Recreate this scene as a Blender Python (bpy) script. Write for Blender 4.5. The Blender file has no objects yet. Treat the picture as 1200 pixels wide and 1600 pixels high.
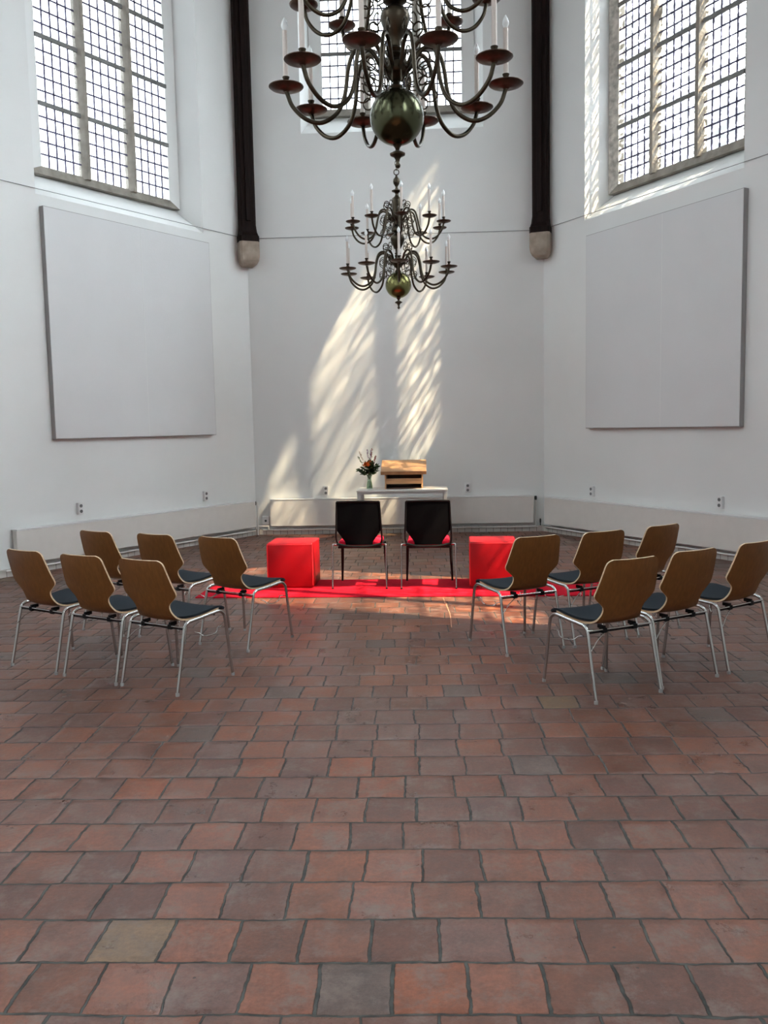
import bpy, bmesh, math, random
from mathutils import Vector, Matrix
from mathutils.geometry import tessellate_polygon

random.seed(7)
C = bpy.context.scene.collection
sin, cos, pi, R = math.sin, math.cos, math.pi, math.radians

# ------------------------------------------------------------------ camera
def make_camera():
    f, pitch, roll = 1370.0, R(5.6), R(1.15)
    F = Vector((0, cos(pitch), -sin(pitch))); R0 = Vector((1, 0, 0)); U0 = R0.cross(F)
    ex = R0 * cos(roll) - U0 * sin(roll); ey = R0 * sin(roll) + U0 * cos(roll)
    cam = bpy.data.cameras.new('camera'); o = bpy.data.objects.new('camera', cam); C.objects.link(o)
    m = Matrix((ex, ey, -F)).transposed().to_4x4(); m.translation = Vector((0, 0, 1.65))
    o.matrix_world = m
    cam.sensor_fit = 'VERTICAL'; cam.sensor_height = 36.0; cam.lens = f / 1600 * 36.0
    cam.clip_start = 0.05; cam.clip_end = 500
    bpy.context.scene.camera = o
make_camera()

# ------------------------------------------------------------------ light
SUN_DIR = Vector((-2.18, 1.0, -3.12)).normalized()     # the way sunlight travels
SUN_STRENGTH = 50.0
SKY_STRENGTH = 25.5
EXPOSURE = 0.0
sc = bpy.context.scene
sc.view_settings.view_transform = 'Standard'; sc.view_settings.look = 'None'
sc.view_settings.exposure = EXPOSURE; sc.view_settings.gamma = 1.0; sc.view_settings.use_curve_mapping = False
sc.cycles.use_denoising = True
sc.cycles.max_bounces = 10; sc.cycles.diffuse_bounces = 7; sc.cycles.glossy_bounces = 4
sc.cycles.transparent_max_bounces = 16; sc.cycles.sample_clamp_indirect = 6.0
sc.cycles.caustics_reflective = False; sc.cycles.caustics_refractive = False

sun = bpy.data.lights.new('sun', 'SUN'); sun.energy = SUN_STRENGTH; sun.angle = R(0.65); sun.color = (1.0, 0.82, 0.54)
so = bpy.data.objects.new('sun', sun); C.objects.link(so); so.location = (12, -5, 18)
so.rotation_euler = SUN_DIR.to_track_quat('-Z', 'Y').to_euler()

w = bpy.data.worlds.new('hazy_sky'); sc.world = w; w.use_nodes = True
nt = w.node_tree; nt.nodes.clear()
tc = nt.nodes.new('ShaderNodeTexCoord')
dp = nt.nodes.new('ShaderNodeVectorMath'); dp.operation = 'DOT_PRODUCT'
dp.inputs[1].default_value = tuple(-SUN_DIR)
mr = nt.nodes.new('ShaderNodeMapRange'); mr.inputs[1].default_value = -0.6; mr.inputs[2].default_value = 1.0
mr.inputs[3].default_value = 0.20; mr.inputs[4].default_value = 2.15
sx = nt.nodes.new('ShaderNodeSeparateXYZ')
gr = nt.nodes.new('ShaderNodeMapRange'); gr.inputs[1].default_value = -0.12; gr.inputs[2].default_value = 0.05
gr.inputs[3].default_value = 0.25; gr.inputs[4].default_value = 1.0
ml = nt.nodes.new('ShaderNodeMath'); ml.operation = 'MULTIPLY'
m2 = nt.nodes.new('ShaderNodeMath'); m2.operation = 'MULTIPLY'; m2.inputs[1].default_value = SKY_STRENGTH
bg = nt.nodes.new('ShaderNodeBackground'); bg.inputs[0].default_value = (0.84, 0.935, 0.99, 1)
wo = nt.nodes.new('ShaderNodeOutputWorld')
L = nt.links.new
L(tc.outputs['Generated'], dp.inputs[0]); L(dp.outputs['Value'], mr.inputs[0]); L(tc.outputs['Generated'], sx.inputs[0])
L(sx.outputs[2], gr.inputs[0]); L(mr.outputs[0], ml.inputs[0]); L(gr.outputs[0], ml.inputs[1]); L(ml.outputs[0], m2.inputs[0])
L(m2.outputs[0], bg.inputs[1]); L(bg.outputs[0], wo.inputs[0])

# ------------------------------------------------------------------ materials
MATS = {}
def mat(name, col, rough=0.5, metal=0.0, bump=0.0, bscale=40.0, var=0.0, vscale=8.0, spec=0.5, coat=0.0, stretch=None, detail=4):
    if name in MATS: return MATS[name]
    m = bpy.data.materials.new(name); m.use_nodes = True; t = m.node_tree
    b = t.nodes['Principled BSDF']
    b.inputs['Base Color'].default_value = (*col, 1); b.inputs['Roughness'].default_value = rough
    b.inputs['Metallic'].default_value = metal; b.inputs['Specular IOR Level'].default_value = spec
    b.inputs['Coat Weight'].default_value = coat
    co = t.nodes.new('ShaderNodeTexCoord'); mp = t.nodes.new('ShaderNodeMapping')
    t.links.new(co.outputs['Object'], mp.inputs[0])
    if stretch: mp.inputs['Scale'].default_value = stretch
    if var:
        n = t.nodes.new('ShaderNodeTexNoise'); n.inputs['Scale'].default_value = vscale; n.inputs['Detail'].default_value = detail
        t.links.new(mp.outputs[0], n.inputs['Vector'])
        r = t.nodes.new('ShaderNodeValToRGB')
        r.color_ramp.elements[0].position = 0.3; r.color_ramp.elements[1].position = 0.7
        r.color_ramp.elements[0].color = (*[c * (1 - var) for c in col], 1)
        r.color_ramp.elements[1].color = (*[min(1, c * (1 + var)) for c in col], 1)
        t.links.new(n.outputs[0], r.inputs[0]); t.links.new(r.outputs[0], b.inputs['Base Color'])
    if bump:
        n2 = t.nodes.new('ShaderNodeTexNoise'); n2.inputs['Scale'].default_value = bscale; n2.inputs['Detail'].default_value = 5
        t.links.new(mp.outputs[0], n2.inputs['Vector'])
        bp = t.nodes.new('ShaderNodeBump'); bp.inputs['Strength'].default_value = bump; bp.inputs['Distance'].default_value = 0.01
        t.links.new(n2.outputs[0], bp.inputs['Height']); t.links.new(bp.outputs[0], b.inputs['Normal'])
    MATS[name] = m
    return m

plaster = mat('white_plaster', (0.785, 0.80, 0.79), 0.85, bump=0.35, bscale=3.0, var=0.03, vscale=0.8, spec=0.2)
panel_m = mat('panel_board', (0.70, 0.71, 0.715), 0.8, bump=0.1, bscale=60, var=0.02, vscale=1.5, spec=0.2)
panel_edge_m = mat('panel_edge', (0.30, 0.29, 0.29), 0.6)
stone_m = mat('window_stone', (0.30, 0.275, 0.24), 0.85, bump=0.6, bscale=30, var=0.25, vscale=6, spec=0.2)
corbel_m = mat('corbel_stone', (0.36, 0.30, 0.245), 0.85, bump=0.6, bscale=25, var=0.2, vscale=8, spec=0.2)
rough_jamb = mat('rough_jamb_stone', (0.50, 0.48, 0.44), 0.85, bump=0.7, bscale=18, var=0.4, vscale=12, spec=0.2)
lead_m = mat('lead', (0.07, 0.06, 0.12), 0.5, metal=0.3)
iron_bar_m = mat('saddle_bar_metal', (0.16, 0.16, 0.155), 0.6)
darkwood = mat('dark_oak', (0.009, 0.004, 0.003), 0.6, bump=0.5, bscale=14, var=0.45, vscale=5, stretch=(6, 6, 0.6), spec=0.10)
rad_m = mat('radiator_enamel', (0.76, 0.73, 0.69), 0.45, var=0.02)
rad_dark = mat('radiator_gap', (0.07, 0.065, 0.06), 0.7)
pipe_m = mat('white_pipe', (0.78, 0.76, 0.73), 0.4)
valve_m = mat('black_valve', (0.02, 0.02, 0.02), 0.5)
plastic_w = mat('white_plastic', (0.78, 0.78, 0.78), 0.35)
hole_m = mat('socket_hole', (0.16, 0.16, 0.165), 0.4)
chrome = mat('chrome_tube', (0.50, 0.50, 0.49), 0.16, metal=1.0)
black_p = mat('black_plastic', (0.006, 0.006, 0.007), 0.45, spec=0.15)
pad_m = mat('charcoal_pad', (0.018, 0.024, 0.031), 0.92, bump=0.3, bscale=400, var=0.12, vscale=60, spec=0.15)
ply_m = mat('plywood_face', (0.185, 0.074, 0.022), 0.38, bump=0.05, bscale=30, var=0.14, vscale=9, stretch=(7, 7, 0.7), spec=0.28)
ply_edge = mat('plywood_edge', (0.62, 0.46, 0.29), 0.5, var=0.15, vscale=50)
red_vinyl = mat('red_vinyl', (0.30, 0.0015, 0.006), 0.42, bump=0.25, bscale=8, var=0.05, vscale=5, spec=0.25)
red_seam = mat('red_piping', (0.68, 0.02, 0.03), 0.35)
red_carpet = mat('red_carpet', (0.50, 0.006, 0.022), 0.95, bump=0.8, bscale=300, var=0.12, vscale=40, spec=0.1)
red_fab = mat('red_fabric', (0.65, 0.012, 0.04), 0.9, bump=0.3, bscale=300, spec=0.15)
brass_dark = mat('aged_brass', (0.060, 0.048, 0.034), 0.33, metal=1.0, bump=0.08, bscale=30, var=0.3, vscale=14)
brass_bright = mat('brighter_brass', (0.21, 0.20, 0.080), 0.24, metal=1.0, bump=0.05, bscale=12, var=0.2, vscale=6)
brass_ball = mat('polished_brass', (0.080, 0.083, 0.048), 0.22, metal=1.0, bump=0.05, bscale=12, var=0.2, vscale=6)
pan_tint_m = mat('floor_tinted_brass', (0.085, 0.055, 0.042), 0.36, metal=0.9, var=0.3, vscale=20)  # reddish tint puts the floor's reflection into the pan colour
candle_m = mat('candle_sleeve', (0.62, 0.55, 0.50), 0.5)
table_m = mat('table_white', (0.70, 0.69, 0.66), 0.4)
table_leg_m = mat('table_grey', (0.45, 0.44, 0.43), 0.4)
lect_m = mat('lectern_oak', (0.50, 0.27, 0.13), 0.45, bump=0.05, bscale=40, var=0.25, vscale=7, stretch=(0.6, 6, 9))
lect_shade = mat('lectern_inside_shade', (0.07, 0.03, 0.014), 0.5, var=0.2, vscale=7)  # shade inside the lectern painted in as a darker oak
leaf_m = mat('leaf_green', (0.025, 0.065, 0.022), 0.6, var=0.3, vscale=30)
leaf2_m = mat('leaf_light', (0.09, 0.15, 0.05), 0.6, var=0.3, vscale=30)
stem_m = mat('stem_green', (0.07, 0.13, 0.035), 0.5)
orange_m = mat('orange_petal', (0.80, 0.20, 0.03), 0.6, var=0.2, vscale=60)
lilac_m = mat('lilac_petal', (0.36, 0.20, 0.42), 0.6, var=0.2, vscale=60)
pink_m = mat('pink_petal', (0.45, 0.13, 0.14), 0.6, var=0.2, vscale=60)
cable_m = mat('grey_cable', (0.16, 0.16, 0.16), 0.6)
floor_line_m = mat('floor_line', (0.42, 0.2, 0.12), 0.6)

def glass_clear(name, col, amount):
    m = bpy.data.materials.new(name); m.use_nodes = True; t = m.node_tree; t.nodes.clear()
    tr = t.nodes.new('ShaderNodeBsdfTransparent'); tr.inputs[0].default_value = (*col, 1)
    gl = t.nodes.new('ShaderNodeBsdfGlossy'); gl.inputs['Roughness'].default_value = 0.05
    mx = t.nodes.new('ShaderNodeMixShader'); mx.inputs[0].default_value = amount
    o = t.nodes.new('ShaderNodeOutputMaterial')
    t.links.new(tr.outputs[0], mx.inputs[1]); t.links.new(gl.outputs[0], mx.inputs[2]); t.links.new(mx.outputs[0], o.inputs[0])
    return m
vase_glass = glass_clear('vase_glass', (0.80, 0.88, 0.82), 0.12)
bulb_glass = None
def bulb():
    m = bpy.data.materials.new('bulb_glass'); m.use_nodes = True; t = m.node_tree; b = t.nodes['Principled BSDF']
    b.inputs['Base Color'].default_value = (0.93, 0.96, 0.96, 1); b.inputs['Roughness'].default_value = 0.15
    b.inputs['Subsurface Weight'].default_value = 0.0; b.inputs['Alpha'].default_value = 0.9
    return m
bulb_glass = bulb()

def pane_material(nm, streaks, lo=0.8, lo2=0.9, tint=1.0):
    # old hand-made glass: noise in its colour stands in for bent sun streaks
    m = bpy.data.materials.new(nm); m.use_nodes = True; t = m.node_tree; t.nodes.clear()
    N = t.nodes.new
    co = N('ShaderNodeTexCoord'); mp = N('ShaderNodeMapping'); mp.inputs['Scale'].default_value = (10.0, 10.0, 17.0) if streaks else (6.0, 6.0, 11.0)
    no = N('ShaderNodeTexNoise'); no.inputs['Scale'].default_value = 1.0; no.inputs['Detail'].default_value = 1.5
    n2 = N('ShaderNodeTexNoise'); n2.inputs['Scale'].default_value = 0.9; n2.inputs['Detail'].default_value = 1.0
    r1 = N('ShaderNodeMapRange'); r1.inputs[1].default_value = 0.44; r1.inputs[2].default_value = 0.66; r1.inputs[3].default_value = lo * tint; r1.inputs[4].default_value = tint
    r1.interpolation_type = 'SMOOTHSTEP'
    r2 = N('ShaderNodeMapRange'); r2.inputs[1].default_value = 0.35; r2.inputs[2].default_value = 0.62; r2.inputs[3].default_value = lo2; r2.inputs[4].default_value = 1.0
    mu = N('ShaderNodeMath'); mu.operation = 'MULTIPLY'
    cr = N('ShaderNodeCombineColor')
    tr = N('ShaderNodeBsdfTransparent'); gl = N('ShaderNodeBsdfGlossy'); gl.inputs['Roughness'].default_value = 0.1
    mx = N('ShaderNodeMixShader'); mx.inputs[0].default_value = 0.04
    o = N('ShaderNodeOutputMaterial')
    k = t.links.new
    k(co.outputs['Object'], mp.inputs[0]); k(mp.outputs[0], no.inputs['Vector']); k(co.outputs['Object'], n2.inputs['Vector'])
    k(no.outputs[0], r1.inputs[0]); k(n2.outputs[0], r2.inputs[0]); k(r1.outputs[0], mu.inputs[0]); k(r2.outputs[0], mu.inputs[1])
    for i in range(3): k(mu.outputs[0], cr.inputs[i])
    k(cr.outputs[0], tr.inputs[0]); k(tr.outputs[0], mx.inputs[1]); k(gl.outputs[0], mx.inputs[2]); k(mx.outputs[0], o.inputs[0])
    return m
pane_m = pane_material('old_window_glass', False); pane_grey = pane_material('dimmed_window_glass', False, 0.85, 0.9, 0.42)  # grey tint added to dim the sky behind these panes
pane_streak = pane_material('streak_window_glass', True, 0.09, 0.42); pane_soft = pane_material('soft_streak_glass', True, 0.28, 0.9)

def mesh_fabric():
    m = bpy.data.materials.new('black_mesh_fabric'); m.use_nodes = True; t = m.node_tree
    b = t.nodes['Principled BSDF']; b.inputs['Base Color'].default_value = (0.004, 0.004, 0.005, 1); b.inputs['Roughness'].default_value = 0.7; b.inputs['Specular IOR Level'].default_value = 0.03
    co = t.nodes.new('ShaderNodeTexCoord')
    wv = t.nodes.new('ShaderNodeTexWave'); wv.wave_type = 'BANDS'; wv.bands_direction = 'Z'; wv.inputs['Scale'].default_value = 55
    wv2 = t.nodes.new('ShaderNodeTexWave'); wv2.bands_direction = 'X'; wv2.inputs['Scale'].default_value = 55
    mu = t.nodes.new('ShaderNodeMath'); mu.operation = 'MULTIPLY'
    g = t.nodes.new('ShaderNodeMapRange'); g.inputs[1].default_value = 0.1; g.inputs[2].default_value = 0.5; g.inputs[3].default_value = 1.0; g.inputs[4].default_value = 0.93
    t.links.new(co.outputs['Object'], wv.inputs[0]); t.links.new(co.outputs['Object'], wv2.inputs[0])
    t.links.new(wv.outputs[1], mu.inputs[0]); t.links.new(wv2.outputs[1], mu.inputs[1]); t.links.new(mu.outputs[0], g.inputs[0])
    t.links.new(g.outputs[0], b.inputs['Alpha'])
    return m
mesh_m = mesh_fabric()

def floor_material():
    m = bpy.data.materials.new('terracotta_tiles'); m.use_nodes = True; t = m.node_tree; N = t.nodes.new; k = t.links.new
    b = t.nodes['Principled BSDF']
    def math_(op, a, b_=None, c=None):
        n = N('ShaderNodeMath'); n.operation = op
        for i, v in enumerate((a, b_, c)):
            if v is None: continue
            if isinstance(v, (int, float)): n.inputs[i].default_value = v
            else: k(v, n.inputs[i])
        return n.outputs[0]
    def mrange(v, a, b_, c, d, smooth=False):
        n = N('ShaderNodeMapRange'); k(v, n.inputs[0])
        for i, q in enumerate((a, b_, c, d)): n.inputs[i + 1].default_value = q
        if smooth: n.interpolation_type = 'SMOOTHSTEP'
        return n.outputs[0]
    def noise(scale, detail=3, vec=None, rough=0.5):
        n = N('ShaderNodeTexNoise'); n.inputs['Scale'].default_value = scale; n.inputs['Detail'].default_value = detail
        n.inputs['Roughness'].default_value = rough
        k(vec if vec else co, n.inputs['Vector']); return n
    tcn = N('ShaderNodeTexCoord'); co = tcn.outputs['Object']
    mp = N('ShaderNodeMapping'); mp.inputs['Rotation'].default_value = (0, 0, R(1.8)); k(co, mp.inputs[0])
    nz = noise(2.6, 2); sub = N('ShaderNodeVectorMath'); sub.operation = 'SUBTRACT'; k(nz.outputs['Color'], sub.inputs[0]); sub.inputs[1].default_value = (0.5, 0.5, 0.5)
    scl = N('ShaderNodeVectorMath'); scl.operation = 'SCALE'; k(sub.outputs[0], scl.inputs[0]); scl.inputs['Scale'].default_value = 0.035
    nzb = noise(22, 2); subb = N('ShaderNodeVectorMath'); subb.operation = 'SUBTRACT'; k(nzb.outputs['Color'], subb.inputs[0]); subb.inputs[1].default_value = (0.5, 0.5, 0.5)
    sclb = N('ShaderNodeVectorMath'); sclb.operation = 'SCALE'; k(subb.outputs[0], sclb.inputs[0]); sclb.inputs['Scale'].default_value = 0.014
    ad = N('ShaderNodeVectorMath'); ad.operation = 'ADD'; k(mp.outputs[0], ad.inputs[0]); k(scl.outputs[0], ad.inputs[1])
    ad2 = N('ShaderNodeVectorMath'); ad2.operation = 'ADD'; k(ad.outputs[0], ad2.inputs[0]); k(sclb.outputs[0], ad2.inputs[1])
    sp = N('ShaderNodeSeparateXYZ'); k(ad2.outputs[0], sp.inputs[0])
    TW, TH = 0.222, 0.242
    y = math_('ADD', math_('DIVIDE', sp.outputs[1], TH), 0.44)
    row = math_('FLOOR', y)
    wn = N('ShaderNodeTexWhiteNoise'); wn.noise_dimensions = '1D'; k(row, wn.inputs['W'])
    par = math_('MULTIPLY', math_('MODULO', math_('ADD', row, 400.0), 2.0), 0.5)
    sh = math_('ADD', par, math_('MULTIPLY', wn.outputs[0], 0.5))
    x = math_('ADD', math_('DIVIDE', sp.outputs[0], TW), sh)
    col = math_('FLOOR', x)
    cell = N('ShaderNodeCombineXYZ'); k(col, cell.inputs[0]); k(row, cell.inputs[1])
    # one joint per tile strays a little
    wj = N('ShaderNodeTexWhiteNoise'); wj.noise_dimensions = '2D'; k(cell.outputs[0], wj.inputs['Vector'])
    fx = math_('FRACT', x); fy = math_('FRACT', y)
    dx = math_('MULTIPLY', math_('MINIMUM', fx, math_('SUBTRACT', 1.0, fx)), TW)
    dy = math_('MULTIPLY', math_('MINIMUM', fy, math_('SUBTRACT', 1.0, fy)), TH)
    d = math_('MINIMUM', dx, dy)
    wj2 = N('ShaderNodeTexWhiteNoise'); wj2.noise_dimensions = '3D'
    off = N('ShaderNodeVectorMath'); off.operation = 'ADD'; k(cell.outputs[0], off.inputs[0]); off.inputs[1].default_value = (17.3, 5.1, 3.0); k(off.outputs[0], wj2.inputs['Vector'])
    jw = math_('ADD', 0.0012, math_('MULTIPLY', wj2.outputs[0], 0.0035))     # joint half-width differs
    mort = mrange(math_('SUBTRACT', d, jw), 0.0, 0.0035, 1.0, 0.0, True)
    # tile colour
    ramp = N('ShaderNodeValToRGB'); k(wj.outputs[0], ramp.inputs[0]); e = ramp.color_ramp
    e.interpolation = 'CONSTANT'
    cols = [(0.0, (0.135, 0.050, 0.030)), (0.14, (0.162, 0.060, 0.036)), (0.28, (0.122, 0.048, 0.032)), (0.40, (0.178, 0.062, 0.034)),
            (0.52, (0.142, 0.062, 0.044)), (0.64, (0.112, 0.045, 0.032)), (0.74, (0.192, 0.070, 0.042)), (0.83, (0.130, 0.060, 0.046)),
            (0.93, (0.105, 0.066, 0.054)), (0.965, (0.17, 0.100, 0.055)), (0.98, (0.21, 0.062, 0.028))]
    e.elements[0].position = 0; e.elements[0].color = (*cols[0][1], 1); e.elements[1].position = cols[1][0]; e.elements[1].color = (*cols[1][1], 1)
    for p, c in cols[2:]:
        q = e.elements.new(p); q.color = (*c, 1)
    n3 = noise(7, 7, rough=0.7); n4 = noise(55, 6, rough=0.75); n5 = noise(1.1, 2)
    v = math_('MULTIPLY', mrange(n3.outputs[0], 0.3, 0.72, 0.62, 1.30), mrange(n4.outputs[0], 0.3, 0.7, 0.72, 1.22))
    v = math_('MULTIPLY', v, mrange(n5.outputs[0], 0.3, 0.7, 0.85, 1.15))
    mul = N('ShaderNodeMix'); mul.data_type = 'RGBA'; mul.blend_type = 'MULTIPLY'; mul.inputs[0].default_value = 1
    k(ramp.outputs[0], mul.inputs[6]); cc = N('ShaderNodeCombineColor'); [k(v, cc.inputs[i]) for i in range(3)]; k(cc.outputs[0], mul.inputs[7])
    # grey wear
    n6 = noise(5.5, 9, rough=0.78)
    wear = mrange(n6.outputs[0], 0.50, 0.64, 0.0, 0.75)
    mw = N('ShaderNodeMix'); mw.data_type = 'RGBA'; k(wear, mw.inputs[0]); k(mul.outputs[2], mw.inputs[6]); mw.inputs[7].default_value = (0.165, 0.118, 0.100, 1)
    # small dark pits
    vo = N('ShaderNodeTexVoronoi'); vo.inputs['Scale'].default_value = 9.0; k(co, vo.inputs['Vector'])
    pit = mrange(vo.outputs['Distance'], 0.035, 0.06, 0.8, 0.0)
    mpit = N('ShaderNodeMix'); mpit.data_type = 'RGBA'; k(pit, mpit.inputs[0]); k(mw.outputs[2], mpit.inputs[6]); mpit.inputs[7].default_value = (0.03, 0.025, 0.022, 1)
    mm = N('ShaderNodeMix'); mm.data_type = 'RGBA'; k(mort, mm.inputs[0]); k(mpit.outputs[2], mm.inputs[6])
    n7 = noise(14, 3)
    mr_ = N('ShaderNodeValToRGB'); k(n7.outputs[0], mr_.inputs[0])
    mr_.color_ramp.elements[0].position = 0.35; mr_.color_ramp.elements[0].color = (0.024, 0.024, 0.022, 1)
    mr_.color_ramp.elements[1].position = 0.7; mr_.color_ramp.elements[1].color = (0.085, 0.088, 0.08, 1)
    k(mr_.outputs[0], mm.inputs[7]); k(mm.outputs[2], b.inputs['Base Color'])
    # gloss
    rg = math_('ADD', mrange(n3.outputs[0], 0.3, 0.7, 0.22, 0.40), math_('MULTIPLY', mort, 0.35))
    rg = math_('ADD', rg, math_('MULTIPLY', wj2.outputs[0], 0.10))
    k(rg, b.inputs['Roughness']); b.inputs['Specular IOR Level'].default_value = 0.36
    # relief: joints, each tile's own slight tilt, rough surface
    swn = N('ShaderNodeSeparateColor'); k(wj.outputs['Color'], swn.inputs[0])
    tilt = math_('ADD', math_('MULTIPLY', math_('SUBTRACT', fx, 0.5), math_('SUBTRACT', swn.outputs[0], 0.5)),
                 math_('MULTIPLY', math_('SUBTRACT', fy, 0.5), math_('SUBTRACT', swn.outputs[1], 0.5)))
    dome = mrange(d, 0.0, 0.035, 0.0, 1.0, True)
    h = math_('ADD', math_('MULTIPLY', tilt, 0.7), math_('MULTIPLY', dome, 0.45))
    h = math_('ADD', h, math_('MULTIPLY', n3.outputs[0], 0.55)); h = math_('ADD', h, math_('MULTIPLY', n4.outputs[0], 0.16))
    h = math_('SUBTRACT', h, math_('MULTIPLY', mort, 0.5))
    bp = N('ShaderNodeBump'); bp.inputs['Strength'].default_value = 0.9; bp.inputs['Distance'].default_value = 0.006
    k(h, bp.inputs['Height']); k(bp.outputs[0], b.inputs['Normal'])
    return m
floor_m = floor_material()

def skirting_material():
    m = bpy.data.materials.new('glazed_brick_skirting'); m.use_nodes = True; t = m.node_tree; b = t.nodes['Principled BSDF']
    co = t.nodes.new('ShaderNodeTexCoord'); br = t.nodes.new('ShaderNodeTexBrick')
    br.inputs['Color1'].default_value = (0.60, 0.58, 0.54, 1); br.inputs['Color2'].default_value = (0.52, 0.50, 0.47, 1)
    br.inputs['Mortar'].default_value = (0.18, 0.17, 0.15, 1); br.inputs['Scale'].default_value = 1.0
    br.inputs['Brick Width'].default_value = 0.11; br.inputs['Row Height'].default_value = 0.2; br.inputs['Mortar Size'].default_value = 0.004
    mp = t.nodes.new('ShaderNodeMapping'); mp.inputs['Location'].default_value = (0, 0.05, 0)
    sep = t.nodes.new('ShaderNodeSeparateXYZ'); cmb = t.nodes.new('ShaderNodeCombineXYZ')
    t.links.new(co.outputs['Object'], sep.inputs[0]); t.links.new(sep.outputs[0], cmb.inputs[0]); t.links.new(sep.outputs[2], cmb.inputs[1])
    t.links.new(cmb.outputs[0], mp.inputs[0]); t.links.new(mp.outputs[0], br.inputs[0]); t.links.new(br.outputs[0], b.inputs['Base Color'])
    b.inputs['Roughness'].default_value = 0.45
    return m
skirt_m = skirting_material()

# ------------------------------------------------------------------ mesh helpers
def obj(name, bm, m=None, parent=None, smooth=None, mats=None):
    bmesh.ops.recalc_face_normals(bm, faces=bm.faces)
    me = bpy.data.meshes.new(name); bm.to_mesh(me); bm.free()
    o = bpy.data.objects.new(name, me); C.objects.link(o)
    for q in (mats or [m]): me.materials.append(q)
    if smooth:
        for p in me.polygons: p.use_smooth = True
        if smooth != True:
            try: me.set_sharp_from_angle(angle=R(smooth))
            except Exception: pass
    if parent: o.parent = parent
    return o
def thing(name, label, cat, loc=(0, 0, 0), rotz=0.0, group=None):
    o = bpy.data.objects.new(name, None); C.objects.link(o); o.empty_display_size = 0.1
    o.location = loc; o.rotation_euler = (0, 0, rotz); o['label'] = label; o['category'] = cat
    if group: o['group'] = group
    return o
def tag(o, label, cat, group=None):
    o['label'] = label; o['category'] = cat
    if group: o['group'] = group
    return o
def struct(o): o['kind'] = 'structure'; return o
def B(): return bmesh.new()
def add_box(bm, x0, x1, y0, y1, z0, z1, bev=0.0, mi=0, M=None):
    r = bmesh.ops.create_cube(bm, size=1.0); vs = r['verts']
    for v in vs:
        v.co = Vector(((x0 + x1) / 2 + v.co.x * (x1 - x0), (y0 + y1) / 2 + v.co.y * (y1 - y0), (z0 + z1) / 2 + v.co.z * (z1 - z0)))
    if M is not None:
        for v in vs: v.co = M @ v.co
    fs = set(f for v in vs for f in v.link_faces)
    for f in fs: f.material_index = mi
    if bev > 0:
        es = set(e for v in vs for e in v.link_edges)
        bmesh.ops.bevel(bm, geom=list(es), offset=bev, segments=3, affect='EDGES', profile=0.5)
    return bm
def spline(pts, n=6):
    P = [Vector(p) for p in pts]; P = [P[0] * 2 - P[1]] + P + [P[-1] * 2 - P[-2]]; out = []
    for i in range(1, len(P) - 2):
        a, b, c, d = P[i - 1:i + 3]
        for j in range(n):
            t = j / n
            out.append(0.5 * ((2 * b) + (c - a) * t + (2 * a - 5 * b + 4 * c - d) * t * t + (3 * b - a - 3 * c + d) * t ** 3))
    out.append(P[-2]); return out
def add_tube(bm, pts, r, seg=8, cap=True, closed=False):
    P = [Vector(p) for p in pts]; n = len(P); rings = []
    t0 = (P[1] - P[0]).normalized()
    up = Vector((0, 0, 1)) if abs(t0.z) < 0.9 else Vector((1, 0, 0))
    nrm = t0.cross(up).normalized()
    for i in range(n):
        if closed: tg = (P[(i + 1) % n] - P[i - 1]).normalized()
        else: tg = (P[min(i + 1, n - 1)] - P[max(i - 1, 0)]).normalized()
        nrm = (nrm - tg * nrm.dot(tg)).normalized(); bn = tg.cross(nrm)
        rr = r[i] if isinstance(r, (list, tuple)) else r
        rings.append([bm.verts.new(P[i] + nrm * (rr * cos(2 * pi * j / seg)) + bn * (rr * sin(2 * pi * j / seg))) for j in range(seg)])
    m = n if closed else n - 1
    for i in range(m):
        a, b = rings[i], rings[(i + 1) % n]
        for j in range(seg): bm.faces.new((a[j], a[(j + 1) % seg], b[(j + 1) % seg], b[j]))
    if cap and not closed:
        bm.faces.new(list(reversed(rings[0]))); bm.faces.new(rings[-1])
    return bm
def add_lathe(bm, prof, seg=24, c=(0, 0, 0)):
    c = Vector(c); rings = []
    for r, z in prof:
        if r < 1e-5: rings.append([bm.verts.new(c + Vector((0, 0, z)))])
        else: rings.append([bm.verts.new(c + Vector((r * cos(2 * pi * j / seg), r * sin(2 * pi * j / seg), z))) for j in range(seg)])
    for a, b in zip(rings, rings[1:]):
        for j in range(seg):
            q = [a[j % len(a)], a[(j + 1) % seg % len(a)], b[(j + 1) % seg % len(b)], b[j % len(b)]]
            u = []
            for v in q:
                if v not in u: u.append(v)
            if len(u) >= 3: bm.faces.new(u)
    for ring, rev in ((rings[0], True), (rings[-1], False)):
        if len(ring) > 1: bm.faces.new(list(reversed(ring)) if rev else ring)
    return bm
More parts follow.
